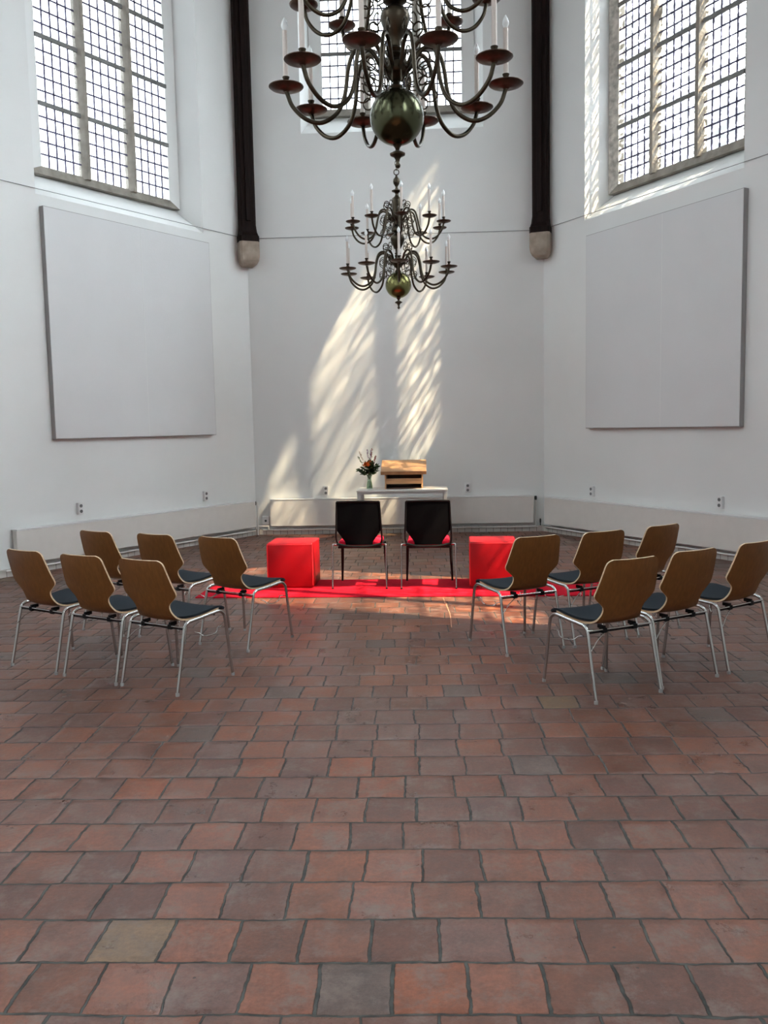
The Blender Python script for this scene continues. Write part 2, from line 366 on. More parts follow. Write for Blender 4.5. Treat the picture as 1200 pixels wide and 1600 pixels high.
def add_grid_solid(bm, mid, nrm_fn, th, mi_face=0, mi_edge=0):
    """mid: grid [v][u] of points; thick sheet with a separate edge material"""
    nv, nu = len(mid), len(mid[0]); A = []; Bk = []
    for i in range(nv):
        ra, rb = [], []
        for j in range(nu):
            n = nrm_fn(i, j); ra.append(bm.verts.new(mid[i][j] + n * th / 2)); rb.append(bm.verts.new(mid[i][j] - n * th / 2))
        A.append(ra); Bk.append(rb)
    def f(q, mi):
        fc = bm.faces.new(q); fc.material_index = mi
    for i in range(nv - 1):
        for j in range(nu - 1):
            f((A[i][j], A[i][j + 1], A[i + 1][j + 1], A[i + 1][j]), mi_face); f((Bk[i][j], Bk[i + 1][j], Bk[i + 1][j + 1], Bk[i][j + 1]), mi_face)
    for i in range(nv - 1):
        f((A[i][0], A[i + 1][0], Bk[i + 1][0], Bk[i][0]), mi_edge); f((A[i][-1], Bk[i][-1], Bk[i + 1][-1], A[i + 1][-1]), mi_edge)
    for j in range(nu - 1):
        f((A[0][j], Bk[0][j], Bk[0][j + 1], A[0][j + 1]), mi_edge); f((A[-1][j], A[-1][j + 1], Bk[-1][j + 1], Bk[-1][j]), mi_edge)
def copy_tree(o, parent=None):
    c = o.copy(); C.objects.link(c); c.parent = parent
    for ch in o.children:
        g = ch.copy(); C.objects.link(g); g.parent = c
        for s in ch.children:
            h = s.copy(); C.objects.link(h); h.parent = g
    return c

# ------------------------------------------------------------------ room shell
CEIL = 12.4; REC = 0.33; TH = 0.50
CL = Vector((-2.0, 13.65, 0)); CR = Vector((2.46, 13.40, 0))
DL = Vector((-0.555, -0.832, 0)).normalized(); DR = Vector((0.452, -0.892, 0)).normalized(); DC = (CR - CL).normalized()
WL = 4.47
NLp = CL + DL * WL; NRp = CR + DR * WL
def arch(c, hw, zb, zs, za, n=10):
    """outline of a pointed opening, anticlockwise from bottom left"""
    pts = [(c - hw, zb), (c + hw, zb)]
    h = za - zs; Rr = (hw * hw + h * h) / (2 * hw)        # arcs centred on the spring line
    for s in (1, -1):
        arc = []
        cx = hw - Rr
        a1 = math.asin(min(1, h / Rr))
        for i in range(n + 1):
            a = a1 * i / n; arc.append((c + s * (cx + Rr * cos(a)), zs + Rr * sin(a)))
        if s == -1: arc = list(reversed(arc))[1:]
        pts += arc
    return pts
def arch_top(x, hw, zs, za):
    h = za - zs; Rr = (hw * hw + h * h) / (2 * hw); cx = hw - Rr
    return zs + math.sqrt(max(0, Rr * Rr - (abs(x) - cx) ** 2))
def wall(name, p0, d, length, holes, out, th=TH, h=CEIL, m=plaster):
    """local frame: x along the wall, y outward, z up"""
    bm = B()
    outer = [(0, 0), (length, 0), (length, h), (0, h)]
    faces = []
    for yy, key in ((0.0, 0), (th, 1)):
        polys = [[Vector((x, z, 0)) for x, z in outer]] + [[Vector((x, z, 0)) for x, z in reversed(hh[key])] for hh in holes]
        flat = [v for p in polys for v in p]; tri = tessellate_polygon(polys)
        vs = [bm.verts.new((v.x, yy, v.y)) for v in flat]
        for t in tri:
            try: bm.faces.new([vs[i] for i in t])
            except ValueError: pass
        faces.append((vs, polys))
    (va, pa), (vb, _) = faces; k = 0
    for p in pa:
        n = len(p)
        for i in range(n): bm.faces.new((va[k + i], va[k + (i + 1) % n], vb[k + (i + 1) % n], vb[k + i]))
        k += n
    o = obj(name, bm, m); place_wall(o, p0, d, out); return struct(o)
def wall_matrix(p0, d, out):
    return Matrix(((d.x, out.x, 0, p0.x), (d.y, out.y, 0, p0.y), (0, 0, 1, 0), (0, 0, 0, 1)))
def place_wall(o, p0, d, out): o.matrix_world = wall_matrix(p0, d, out)

WINS = []
def window(n, p0, d, out, c, zsill, ztop_sp, zapex, bars0, hw=1.06):
    """leaded window: returns inner / outer hole outlines; builds stone frame, mullions, bars, leading, glass"""
    M = wall_matrix(p0, d, out)
    zg = zsill + 0.46                                   # bottom of the glass
    root = bpy.data.objects.new('window_%d' % n, None); C.objects.link(root); root.matrix_world = M; root['kind'] = 'structure'; ci = c; c = {1: c - 0.052, 3: c - 0.03}.get(n, c)
    q = hw / 1.06; e1, e2 = 0.32 * q, 0.45 * q
    zs, za = ztop_sp, zapex
    # stone frame
    a, b_ = arch(ci, 1.25, zg - 0.11, zs, za + 0.2), arch(c, hw, zg, zs, za)
    bm = B(); ya, yb = REC - 0.002, REC + 0.13
    k = len(a)
    for part, rng, mm_ in (('stone_sill', [0], stone_m), ('jamb', list(range(1, k)), rough_jamb if n == 3 else plaster)):
        bm = B(); ids = sorted(set(rng + [(i + 1) % k for i in rng])); V = [{i: bm.verts.new((ol[i][0], y, ol[i][1])) for i in ids} for y, ol in ((ya, a), (ya + 0.035, b_), (yb, a), (yb, b_))]
        for i in rng:
            j = (i + 1) % k
            bm.faces.new((V[0][i], V[0][j], V[1][j], V[1][i])); bm.faces.new((V[2][i], V[3][i], V[3][j], V[2][j]))
            bm.faces.new((V[1][i], V[1][j], V[3][j], V[3][i])); bm.faces.new((V[0][i], V[2][i], V[2][j], V[0][j]))
        obj(part, bm, mm_, root)
    for s in (-1, 1):
        x = c + s * 0.385 * q; t = arch_top(0.385 * q, hw, zs, za) + 0.05; bm = B()
        # chamfered mullion section
        sec = [(-0.028, -0.07), (0.028, -0.07), (0.065, 0.0), (0.065, 0.05), (0.03, 0.08), (-0.03, 0.08), (-0.065, 0.05), (-0.065, 0.0)]
        lo = [bm.verts.new((x + px, REC + 0.045 + py, zg - 0.03)) for px, py in sec]; hi = [bm.verts.new((x + px, REC + 0.045 + py, t)) for px, py in sec]
        for i in range(8): bm.faces.new((lo[i], lo[(i + 1) % 8], hi[(i + 1) % 8], hi[i]))
        bm.faces.new(lo); bm.faces.new(hi); obj('mullion', bm, stone_m, root)
    def width_at(z):
        if z <= zs: return hw
        h = za - zs; Rr = (hw * hw + h * h) / (2 * hw); q = Rr * Rr - (z - zs) ** 2
        return max(0, math.sqrt(max(0, q)) + hw - Rr)
    bars = B(); z = bars0
    zl = []
    while z < za - 0.15:
        ww = width_at(z)
        for x0, x1 in ((-ww, -e2), (-e1, e1), (e2, ww)):
            if x1 > x0: add_box(bars, c + x0 - 0.005, c + x1 + 0.005, REC + 0.010, REC + 0.036, z - 0.025, z + 0.025)
        zl.append(z); z += 0.80
    obj('saddle_bars', bars, iron_bar_m, root)
    lead = B(); yl0, yl1 = REC + 0.040, REC + 0.052; lw = 0.0095
    for x0, x1 in ((-hw, -e2), (-e1, e1), (e2, hw)):
        for i in range(1, 5):
            x = x0 + (x1 - x0) * i / 5; t = arch_top(x, hw, zs, za)
            add_box(lead, c + x - lw, c + x + lw, yl0, yl1, zg - 0.01, t)
    edges = [zg] + zl
    rows = []
    for z0, z1 in zip(edges, zl + [zl[-1] + 0.8]):
        rows += [z0 + (z1 - z0) * i / 5 for i in range(1, 5)]
    for z in rows:
        ww = width_at(z)
        for x0, x1 in ((-ww, -e2), (-e1, e1), (e2, ww)):
            if x1 > x0: add_box(lead, c + x0, c + x1, yl0, yl1, z - lw, z + lw)
    obj('leading', lead, lead_m, root)
    g = B(); ol = arch(c, hw + 0.02, zg - 0.02, zs, za + 0.02)
    for y in (REC + 0.046, REC + 0.050):
        vs = [g.verts.new((x, y, z)) for x, z in ol]
        if y > REC + 0.048: break
    fs = [v for v in g.verts if abs(v.co.y - (REC + 0.046)) < 1e-4]
    for v in [v for v in g.verts if v not in fs]: g.verts.remove(v)
    g.faces.new(fs); obj('glass', g, pane_streak if n == 3 else pane_soft if n == 8 else pane_m if n > 8 else pane_grey, root)
    WINS.append((M, c, zg, zs, za))
    inner = arch(ci, 1.36, zsill, zs, za + 0.32); outer = arch(ci, 1.21, zg - 0.05, zs, za + 0.16)
    return inner, outer
OL = Vector((-0.83, 0.555, 0)).normalized(); OL = Vector((DL.y, -DL.x, 0)); OL = OL if OL.x < 0 else -OL
OR_ = Vector((DR.y, -DR.x, 0)); OR_ = OR_ if OR_.x > 0 else -OR_
OC = Vector((DC.y, -DC.x, 0)); OC = OC if OC.y > 0 else -OC

fl = B(); add_box(fl, -7, 7, -9.6, 15.5, -0.2, 0.0); struct(obj('floor', fl, floor_m))
cp = [NLp + Vector((-0.5, 0, 0)), CL + OL * 0.25 + OC * 0.25, CR + OR_ * 0.25 + OC * 0.25, NRp + Vector((0.5, 0, 0)), Vector((NRp.x + 0.5, -9.5, 0)), Vector((NLp.x - 0.5, -9.5, 0))]
bm = B(); lo = [bm.verts.new((p.x, p.y, CEIL)) for p in cp]; hi = [bm.verts.new((p.x, p.y, CEIL + 0.2)) for p in cp]
bm.faces.new(lo); bm.faces.new(hi)
for i in range(6): bm.faces.new((lo[i], lo[(i + 1) % 6], hi[(i + 1) % 6], hi[i]))
struct(obj('ceiling', bm, mat('ceiling_bounce_paint', (0.72, 0.72, 0.70), 0.8)))  # unseen ceiling, given a pale colour to bounce more light into the room

SP, AP = 8.6, 9.85
hl = window(1, CL, DL, OL, 2.28, 4.45, SP, AP, 5.66, 1.04)
hc = window(2, CL, DC, OC, 2.23, 6.02, SP, AP, 7.28)
hr = window(3, CR, DR, OR_, 2.29, 4.45, SP, AP, 5.66)
wall('wall_left', CL, DL, WL, [hl], OL)
wall('wall_back', CL, DC, (CR - CL).length, [hc], OC)
wall('wall_right', CR, DR, WL, [hr], OR_)
DN = Vector((0, -1, 0)); LN = 19.4
nave = [3.0, 7.2, 11.4, 15.6]
n = 4; hol = []
for c in nave[:]:
    hol.append(window(n, NLp, DN, Vector((-1, 0, 0)), c, 4.45, SP, AP, 5.66)); n += 1
wall('wall_left_nave', NLp, DN, LN, hol, Vector((-1, 0, 0)))
hol = []
for c in (2.95, 11.4, 15.6):
    hol.append(window(n, NRp, DN, Vector((1, 0, 0)), c, 4.45, SP, AP, 5.66)); n += 1
wall('wall_right_nave', NRp, DN, LN, hol, Vector((1, 0, 0)))
bm = B(); add_box(bm, -5.2, 5.2, -9.5, -9.2, 0, CEIL); struct(obj('wall_front', bm, plaster))
# seal the outer corners of the masonry
def corner_block(p, a):
    bm = B(); q = p + a * 0.30; add_lathe(bm, [(0.30, 0), (0.30, CEIL)], 8, (q.x, q.y, 0)); return bm
for p, a in ((CL, (OL + OC).normalized()), (CR, (OR_ + OC).normalized()), (NLp, (OL + Vector((-1, 0, 0))).normalized()), (NRp, (OR_ + Vector((1, 0, 0))).normalized())):
    struct(obj('wall_corner', corner_block(p, a), plaster))

# sky portals in the window openings
for i, (M, c, zg, zs, za) in enumerate(WINS):
    l = bpy.data.lights.new('window_portal', 'AREA'); l.shape = 'RECTANGLE'; l.size = 2.4; l.size_y = za - zg + 0.3; l.cycles.is_portal = True
    o = bpy.data.objects.new('window_portal', l); C.objects.link(o)
    inward = -(M.to_3x3() @ Vector((0, 1, 0)))
    o.matrix_world = Matrix.Translation(M @ Vector((c, TH + 0.03, (zg + za) / 2))) @ inward.to_track_quat('-Z', 'Z').to_matrix().to_4x4()

# skirting of pale glazed bricks, and heating pipe above it
def on_wall(o, p0, d, out): o.matrix_world = wall_matrix(p0, d, out); return o
for nm, p0, d, out, ln, x0 in (('left', CL, DL, OL, WL, 0.0), ('back', CL, DC, OC, (CR - CL).length, 0.0), ('right', CR, DR, OR_, WL, 0.0)):
    bm = B(); add_box(bm, x0, ln, -0.055, -0.002, 0.0, 0.085); struct(on_wall(obj('baseboard_' + nm, bm, skirt_m), p0, d, out))
    bm = B(); add_tube(bm, [(0.12, -0.085, 0.075), (ln - 0.10, -0.085, 0.075)], 0.011, 8)
    pp = on_wall(obj('heating_pipe', bm, pipe_m), p0, d, out)
    tag(pp, {'left': 'thin white heating pipe under the left radiator', 'back': 'thin white heating pipe under the back wall radiator', 'right': 'thin white heating pipe under the right radiator'}[nm], 'pipe', 'heating pipes along the skirting')
for nm, p0, d, out, ln, i in (('left', CL, DL, OL, WL, 1), ('back', CL, DC, OC, (CR - CL).length, 2), ('right', CR, DR, OR_, WL, 3)):
    bm = B(); add_tube(bm, [(0.0, -0.012, 4.515), (ln, -0.012, 4.505)], 0.0035, 6)
    struct(on_wall(obj('trim_%d' % i, bm, cable_m), p0, d, out))

# ------------------------------------------------------------------ posts and corbels
def post(p, ang, label, clabel):
    t = thing('timber_wall_post', label, 'post', (p[0], p[1], 4.42), ang, 'dark timber posts in the corners')
    hw = 0.118; bm = B()
    sec = lambda w_, dep: [(-w_, 0.142 - w_ * 0.58), (-w_, -dep + 0.035), (-w_ + 0.03, -dep), (w_ - 0.03, -dep), (w_, -dep + 0.035), (w_, 0.142 - w_ * 0.58)]
    prof = [(0.0, 0.15, 0.17), (0.085, 0.15, 0.17), (0.095, 0.142, 0.16), (0.15, 0.128, 0.135), (0.25, hw, 0.12), (7.57, hw, 0.12)]
    rings = [[bm.verts.new((x, y, z)) for x, y in sec(w_, dep)] for z, w_, dep in prof]
    for a, b_ in zip(rings, rings[1:]):
        for i in range(6): bm.faces.new((a[i], a[(i + 1) % 6], b_[(i + 1) % 6], b_[i]))
    bm.faces.new(rings[0]); bm.faces.new(rings[-1]); obj('shaft', bm, darkwood, t)
    bm = B(); add_box(bm, -0.035, 0.035, -0.155, -0.118, 0.30, 7.57, 0.006); obj('front_moulding', bm, darkwood, t)
    bm = B()
    prof = [(0.0, 0.148, 0.175), (-0.20, 0.150, 0.175), (-0.27, 0.140, 0.165), (-0.32, 0.115, 0.135), (-0.345, 0.085, 0.09)]
    rings = [[bm.verts.new((x, y, z)) for x, y in sec(w_, dep)] for z, w_, dep in prof]
    for a, b_ in zip(rings, rings[1:]):
        for i in range(6): bm.faces.new((a[i], a[(i + 1) % 6], b_[(i + 1) % 6], b_[i]))
    bm.faces.new(rings[0]); bm.faces.new(rings[-1])
    o = obj('stone_corbel', bm, corbel_m); o.location = (p[0], p[1], 4.42); o.rotation_euler = (0, 0, ang)
    tag(o, clabel, 'corbel', 'stone corbels under the posts')
post((-1.97, 13.50), R(22), 'dark brown timber post in the corner right of the left window', 'grey stone corbel under the left timber post')
post((2.405, 13.28), R(-22), 'dark brown timber post in the corner left of the sunlit right window', 'grey stone corbel under the right timber post')

# ------------------------------------------------------------------ wall panels
def panel(p0, d, out, s0, s1, z0, z1, side, label):
    t = thing('wall_panel', label, 'panel', group='pale square acoustic panels')
    t.matrix_world = wall_matrix(p0, d, out)
    bm = B(); add_box(bm, s0 + 0.006, s1 - 0.006, -0.075, -0.035, z0 + 0.006, z1 - 0.006, 0.003); obj('board', bm, panel_m, t)
    bm = B()
    add_box(bm, s0, s0 + 0.03, -0.070, -0.002, z0, z1); add_box(bm, s1 - 0.03, s1, -0.070, -0.002, z0, z1)
    add_box(bm, s0 + 0.03, s1 - 0.03, -0.070, -0.002, z0, z0 + 0.03); add_box(bm, s0 + 0.03, s1 - 0.03, -0.070, -0.002, z1 - 0.03, z1)
    obj('edge_frame', bm, panel_edge_m, t)
    bm = B(); sm = (s0 + s1) / 2 + side
    add_box(bm, sm - 0.004, sm + 0.004, -0.0765, -0.074, z0 + 0.01, z1 - 0.01); obj('joint_strip', bm, plaster, t)
panel(CL, DL, OL, 0.88, 3.60, 1.57, 4.31, -0.1, 'large pale grey square panel on the left wall, beside the left radiator')
panel(CR, DR, OR_, 1.05, 3.72, 1.56, 4.21, 0.1, 'large pale grey square panel on the right wall, under the sunlit window')

# ------------------------------------------------------------------ radiators, sockets, pipes
def radiator(p0, d, out, s0, s1, z0, z1, label, valve):
    t = thing('radiator', label, 'radiator', group='long low radiators'); t.matrix_world = wall_matrix(p0, d, out)
    y0, y1 = -0.115, -0.035
    bm = B(); add_box(bm, s0, s1, y0, y0 + 0.016, z0, z1 - 0.012, 0.005); obj('front_panel', bm, rad_m, t)
    bm = B(); add_box(bm, s0 + 0.01, s1 - 0.01, y0 + 0.017, y1, z0 + 0.02, z1 - 0.03); obj('back_panel', bm, rad_m, t)
    bm = B(); add_box(bm, s0 - 0.004, s1 + 0.004, y0 - 0.004, y1 + 0.02, z1 - 0.011, z1 + 0.006, 0.003); obj('top_cover', bm, plastic_w, t)
    for s in (s0, s1):
        bm = B(); add_box(bm, s - 0.006, s + 0.006, y0 + 0.002, y1, z0 + 0.01, z1 - 0.012); obj('end_cover', bm, rad_m, t)
    for s in (s0 + 0.5, (s0 + s1) / 2, s1 - 0.5):
        bm = B(); add_box(bm, s - 0.02, s + 0.02, y1 - 0.01, -0.002, z0 + 0.1, z1 - 0.1); obj('wall_bracket', bm, rad_m, t)
    if valve is not None:
        sv = valve; bm = B()
        add_lathe(bm, [(0.0, -0.035), (0.018, -0.03), (0.021, 0.0), (0.018, 0.028), (0.0, 0.032)], 12, (sv, -0.075, z1 - 0.035)); obj('valve_knob', bm, valve_m, t, smooth=50)
        bm = B(); add_tube(bm, [(sv, -0.075, z1 - 0.06), (sv, -0.075, z0 - 0.02), (sv, -0.085, 0.09)], 0.009, 8); obj('supply_pipe', bm, pipe_m, t, smooth=50)
radiator(CL, DL, OL, 0.14, 4.22, 0.135, 0.535, 'long low white radiator along the left wall', 0.10)
radiator(CL, DC, OC, 0.25, 4.29, 0.135, 0.550, 'long low white radiator along the back wall, behind the table', 4.33)
radiator(CR, DR, OR_, 0.16, 4.25, 0.125, 0.535, 'long low white radiator along the right wall', None)
def socket(p0, d, out, s, z, label):
    t = thing('wall_socket', label, 'socket', group='white double wall sockets')
    t.matrix_world = wall_matrix(p0, d, out) @ Matrix.Translation((s, 0, z))
    bm = B(); add_box(bm, -0.04, 0.04, -0.044, -0.001, -0.072, 0.072, 0.006); obj('housing', bm, plastic_w, t)
    for q in (-0.034, 0.034):
        bm = B(); add_lathe(bm, [(0.021, -0.002), (0.021, 0.002)], 16)
        for v in bm.verts: v.co = Vector((v.co.x, -0.045 + v.co.z, v.co.y + q))
        obj('socket_insert', bm, hole_m, t)
socket(CL, DL, OL, 3.27, 0.70, 'white wall socket above the left radiator, the one nearer the camera')
socket(CL, DL, OL, 1.10, 0.69, 'white wall socket above the left radiator, near the corner')
socket(CL, DC, OC, 1.11, 0.67, 'white wall socket on the back wall, left of the flower vase')
socket(CL, DC, OC, 3.30, 0.68, 'white wall socket on the back wall, right of the table')
socket(CR, DR, OR_, 1.13, 0.67, 'white wall socket above the right radiator, near the corner')
socket(CR, DR, OR_, 3.42, 0.67, 'white wall socket above the right radiator, the one nearer the camera')
# corner riser pipe on the left and a small junction box
M = wall_matrix(CL, DC, OC)
def riser():
    t = thing('riser_pipe', 'white vertical pipe with a cross pipe in the left corner', 'pipe'); t.matrix_world = M
    bm = B(); add_tube(bm, [(0.045, -0.10, 0.0), (0.045, -0.10, 0.52)], 0.012, 8); obj('upright', bm, pipe_m, t, smooth=60)
    bm = B(); add_tube(bm, [(0.05, -0.10, 0.135), (0.21, -0.10, 0.135), (0.21, -0.10, 0.09)], 0.010, 8); obj('cross_pipe', bm, pipe_m, t, smooth=60)
riser()
t = thing('junction_box', 'small grey outlet box low in the left corner', 'outlet'); t.matrix_world = M @ Matrix.Translation((0.155, 0, 0.215))
bm = B(); add_box(bm, -0.055, 0.055, -0.04, -0.001, -0.07, 0.07, 0.008); obj('housing', bm, plastic_w, t)
bm = B(); add_lathe(bm, [(0.018, -0.002), (0.018, 0.002)], 14)
for v in bm.verts: v.co = Vector((v.co.x, -0.041 + v.co.z, v.co.y))
obj('outlet_hole', bm, valve_m, t)
bm = B(); add_lathe(bm, [(0.0, 0.0), (0.012, 0.004), (0.013, 0.05), (0.008, 0.065), (0.0, 0.07)], 12, (4.40, -0.07, 0.13)); add_tube(bm, [(4.40, -0.07, 0.09), (4.40, -0.07, 0.135)], 0.008, 8)
o = obj('air_valve', bm, valve_m, smooth=50); o.matrix_world = M; tag(o, 'small black air valve low in the right corner of the back wall', 'valve')

# ------------------------------------------------------------------ carpet
bm = B(); add_box(bm, -2.09, 2.09, -0.47, 0.47, 0.0, 0.012, 0.004)
o = obj('carpet_runner', bm, red_carpet); o.location = (0.245, 8.82, 0.0); o.rotation_euler = (0, 0, R(-4.2))
tag(o, 'long red carpet strip lying across the tiled floor', 'carpet')

bm = B(); add_tube(bm, spline([(0.55, 8.27, 0.0005), (0.56, 7.6, 0.0005), (0.535, 7.05, 0.0005)], 4), 0.0045, 6)
for v in bm.verts: v.co.z = max(0.0, v.co.z) * 0.3
tag(obj('floor_line_strip', bm, floor_line_m), 'thin pale line running across the tiles in front of the carpet', 'line')  # pale joint line in the floor, modelled as a flat strip

# ------------------------------------------------------------------ poufs
def pouf(x, y, ang, label):
    t = thing('cube_stool', label, 'stool', (x, y, 0.012), ang, 'red cube stools on the carpet')
    bm = B(); add_box(bm, -0.237, 0.237, -0.237, 0.237, 0.004, 0.462, 0.014); obj('body', bm, red_vinyl, t, smooth=40)
    for v in bm.verts if False else (): pass
    bm = B()
    e = 0.233
    for z in (0.448,):
        add_tube(bm, [(-e, -e, z), (e, -e, z), (e, e, z), (-e, e, z)], 0.006, 6, closed=True)
    obj('top_piping', bm, red_seam, t, smooth=60)
    for sx_ in (-1, 1):
        bm = B(); add_tube(bm, [(sx_ * e, -e, 0.03), (sx_ * e, -e, 0.44)], 0.006, 6); obj('side_piping', bm, red_seam, t, smooth=60)
    for sx_ in (-1, 1):
        for sy in (-1, 1):
            bm = B(); add_lathe(bm, [(0.018, -0.0), (0.018, 0.008)], 12, (sx_ * 0.19, sy * 0.19, 0)); obj('foot', bm, black_p, t)
pouf(-0.955, 9.13, R(-5), 'red cube stool on the carpet, left of the two black chairs')
pouf(1.105, 8.93, R(-5), 'red cube stool on the carpet, right of the two black chairs')

# ------------------------------------------------------------------ plywood chairs
PROF = [(-0.045, 0.850), (-0.040, 0.82), (-0.030, 0.78), (0.0, 0.68), (0.022, 0.62), (0.040, 0.565), (0.060, 0.515), (0.082, 0.475), (0.115, 0.448), (0.165, 0.437), (0.23, 0.436),
        (0.30, 0.441), (0.37, 0.449), (0.42, 0.455), (0.46, 0.455), (0.492, 0.447), (0.512, 0.434)]
HWS = [(0.0, 0.150), (0.008, 0.172), (0.02, 0.186), (0.04, 0.194), (0.15, 0.212), (0.225, 0.224), (0.240, 0.223), (0.252, 0.214), (0.30, 0.158), (0.315, 0.149), (0.335, 0.146), (0.36, 0.148),
       (0.42, 0.165), (0.47, 0.186), (0.53, 0.203), (0.62, 0.212), (0.70, 0.212), (0.75, 0.205), (0.79, 0.185), (0.815, 0.150), (0.83, 0.10)]
def interp(tab, x):
    if x <= tab[0][0]: return tab[0][1]
    for (a, va), (b_, vb) in zip(tab, tab[1:]):
        if x <= b_: return va + (vb - va) * (x - a) / (b_ - a)
    return tab[-1][1]
def shell_grid(lo, hi, inset, n_v, n_u=15, lift=0.0, hwf=None):
    P = spline([(0, y, z) for y, z in PROF], 8)
    ln = [0.0]
    for a, b_ in zip(P, P[1:]): ln.append(ln[-1] + (b_ - a).length)
    def at(s):
        for i in range(len(P) - 1):
            if s <= ln[i + 1]:
                k = (s - ln[i]) / max(1e-9, ln[i + 1] - ln[i]); return P[i].lerp(P[i + 1], k), (P[i + 1] - P[i]).normalized()
        return P[-1], (P[-1] - P[-2]).normalized()
    tot = ln[-1]; hi = min(hi, tot); grid = []; norms = []
    ss = sorted(set([lo + (hi - lo) * i / n_v for i in range(n_v + 1)] + [s for s, _ in HWS if lo < s < hi]))
    for s in ss:
        p, tg = at(s); hw = (hwf(s) if hwf else interp(HWS, s * 0.83 / tot)) - inset
        nr = Vector((0, tg.z, -tg.y)) * -1
        nr = Vector((0, -tg.z, tg.y))
        back = max(0.0, min(1.0, 1 - (s - 0.38) / 0.12)); row, nn = [], []
        for j in range(n_u):
            u = -1 + 2 * j / (n_u - 1); x = u * hw
            bow = 0.55 * x * x * back + 0.25 * x * x * (1 - back)
            row.append(p + Vector((x, 0, 0)) + nr * (bow + lift)); nn.append(nr)
        grid.append(row); norms.append(nn)
    return grid, norms
def plywood_chair():
    t = thing('plywood_chair', 'x', 'chair')
    g, nn = shell_grid(0, 9, 0, 46); bm = B(); add_grid_solid(bm, g, lambda i, j: nn[i][j], 0.011, 0, 1)
    obj('seat_shell', bm, None, t, smooth=35, mats=[ply_m, ply_edge])
    def hwp(s): return min(interp([(0.44, 0.125), (0.455, 0.150), (0.48, 0.168), (0.53, 0.187), (0.62, 0.199), (0.72, 0.199), (0.76, 0.190), (0.79, 0.170), (0.815, 0.12)], s * 0.83 / 0.93), 1)
    g, nn = shell_grid(0.475, 0.895, 0, 24, 13, 0.0125, hwp); bm = B(); add_grid_solid(bm, g, lambda i, j: nn[i][j], 0.014, 0, 0)
    obj('seat_pad', bm, pad_m, t, smooth=60)
    r = 0.0105
    for s in (-1, 1):
        rear = spline([(s * 0.243, 0.0, 0.008), (s * 0.240, 0.045, 0.20), (s * 0.236, 0.088, 0.39), (s * 0.234, 0.103, 0.425), (s * 0.232, 0.135, 0.441)], 5)
        bm = B(); add_tube(bm, rear, r, 10); l = obj('leg', bm, chrome, t, smooth=60)
        bm = B(); add_lathe(bm, [(0.0125, 0.0), (0.0125, 0.016), (0.0105, 0.022)], 12, (s * 0.243, 0.0005, 0)); obj('foot_glide', bm, plastic_g, l, smooth=50)
        bm = B(); add_tube(bm, [(s * 0.232, 0.135, 0.441), (s * 0.226, 0.27, 0.4455), (s * 0.220, 0.40, 0.453)], r, 10); obj('seat_rail', bm, chrome, t, smooth=60)
        front = spline([(s * 0.220, 0.40, 0.453), (s * 0.219, 0.445, 0.452), (s * 0.222, 0.475, 0.432), (s * 0.226, 0.487, 0.395), (s * 0.236, 0.505, 0.20), (s * 0.247, 0.522, 0.008)], 5)
        bm = B(); add_tube(bm, front, r, 10); l = obj('leg', bm, chrome, t, smooth=60)
        bm = B(); add_lathe(bm, [(0.0125, 0.0), (0.0125, 0.016), (0.0105, 0.022)], 12, (s * 0.247, 0.5225, 0)); obj('foot_glide', bm, plastic_g, l, smooth=50)
    bm = B(); add_tube(bm, [(-0.236, 0.088, 0.415), (0.236, 0.088, 0.415)], 0.006, 8); obj('crossbar', bm, chrome, t, smooth=60)
    bm = B(); add_tube(bm, [(-0.236, 0.100, 0.400), (0.236, 0.100, 0.400)], 0.005, 8); obj('crossbar', bm, black_p, t, smooth=60)
    bm = B(); add_tube(bm, [(-0.222, 0.39, 0.440), (0.222, 0.39, 0.440)], 0.006, 8); obj('crossbar', bm, black_p, t, smooth=60)
    for s in (-1, 1):
        bm = B(); add_box(bm, s * 0.115 - 0.020, s * 0.115 + 0.020, 0.082, 0.118, 0.393, 0.424, 0.006); add_box(bm, s * 0.115 - 0.010, s * 0.115 + 0.010, 0.088, 0.145, 0.415, 0.437, 0.003)
        obj('clamp', bm, black_p, t)
    bm = B(); add_tube(bm, [(-0.105, 0.095, 0.398), (-0.175, 0.075, 0.36), (-0.238, 0.058, 0.300)], 0.0035, 6); obj('linking_rod', bm, chrome, t, smooth=60)
    return t
plastic_g = mat('grey_glide', (0.30, 0.30, 0.29), 0.5)
def link_hook(t, s):
    pts = [(s * 0.232, 0.495, 0.335), (s * 0.19, 0.495, 0.337), (s * 0.175, 0.47, 0.335), (s * 0.172, 0.46, 0.305), (s * 0.15, 0.43, 0.285), (s * 0.11, 0.40, 0.285), (s * 0.09, 0.38, 0.305), (s * 0.07, 0.36, 0.312)]
    bm = B(); add_tube(bm, spline(pts, 5), 0.0035, 6); return obj('link_hook', bm, chrome, t, smooth=60)
proto = plywood_chair()
link_hook(proto, 1); link_hook(proto, -1)
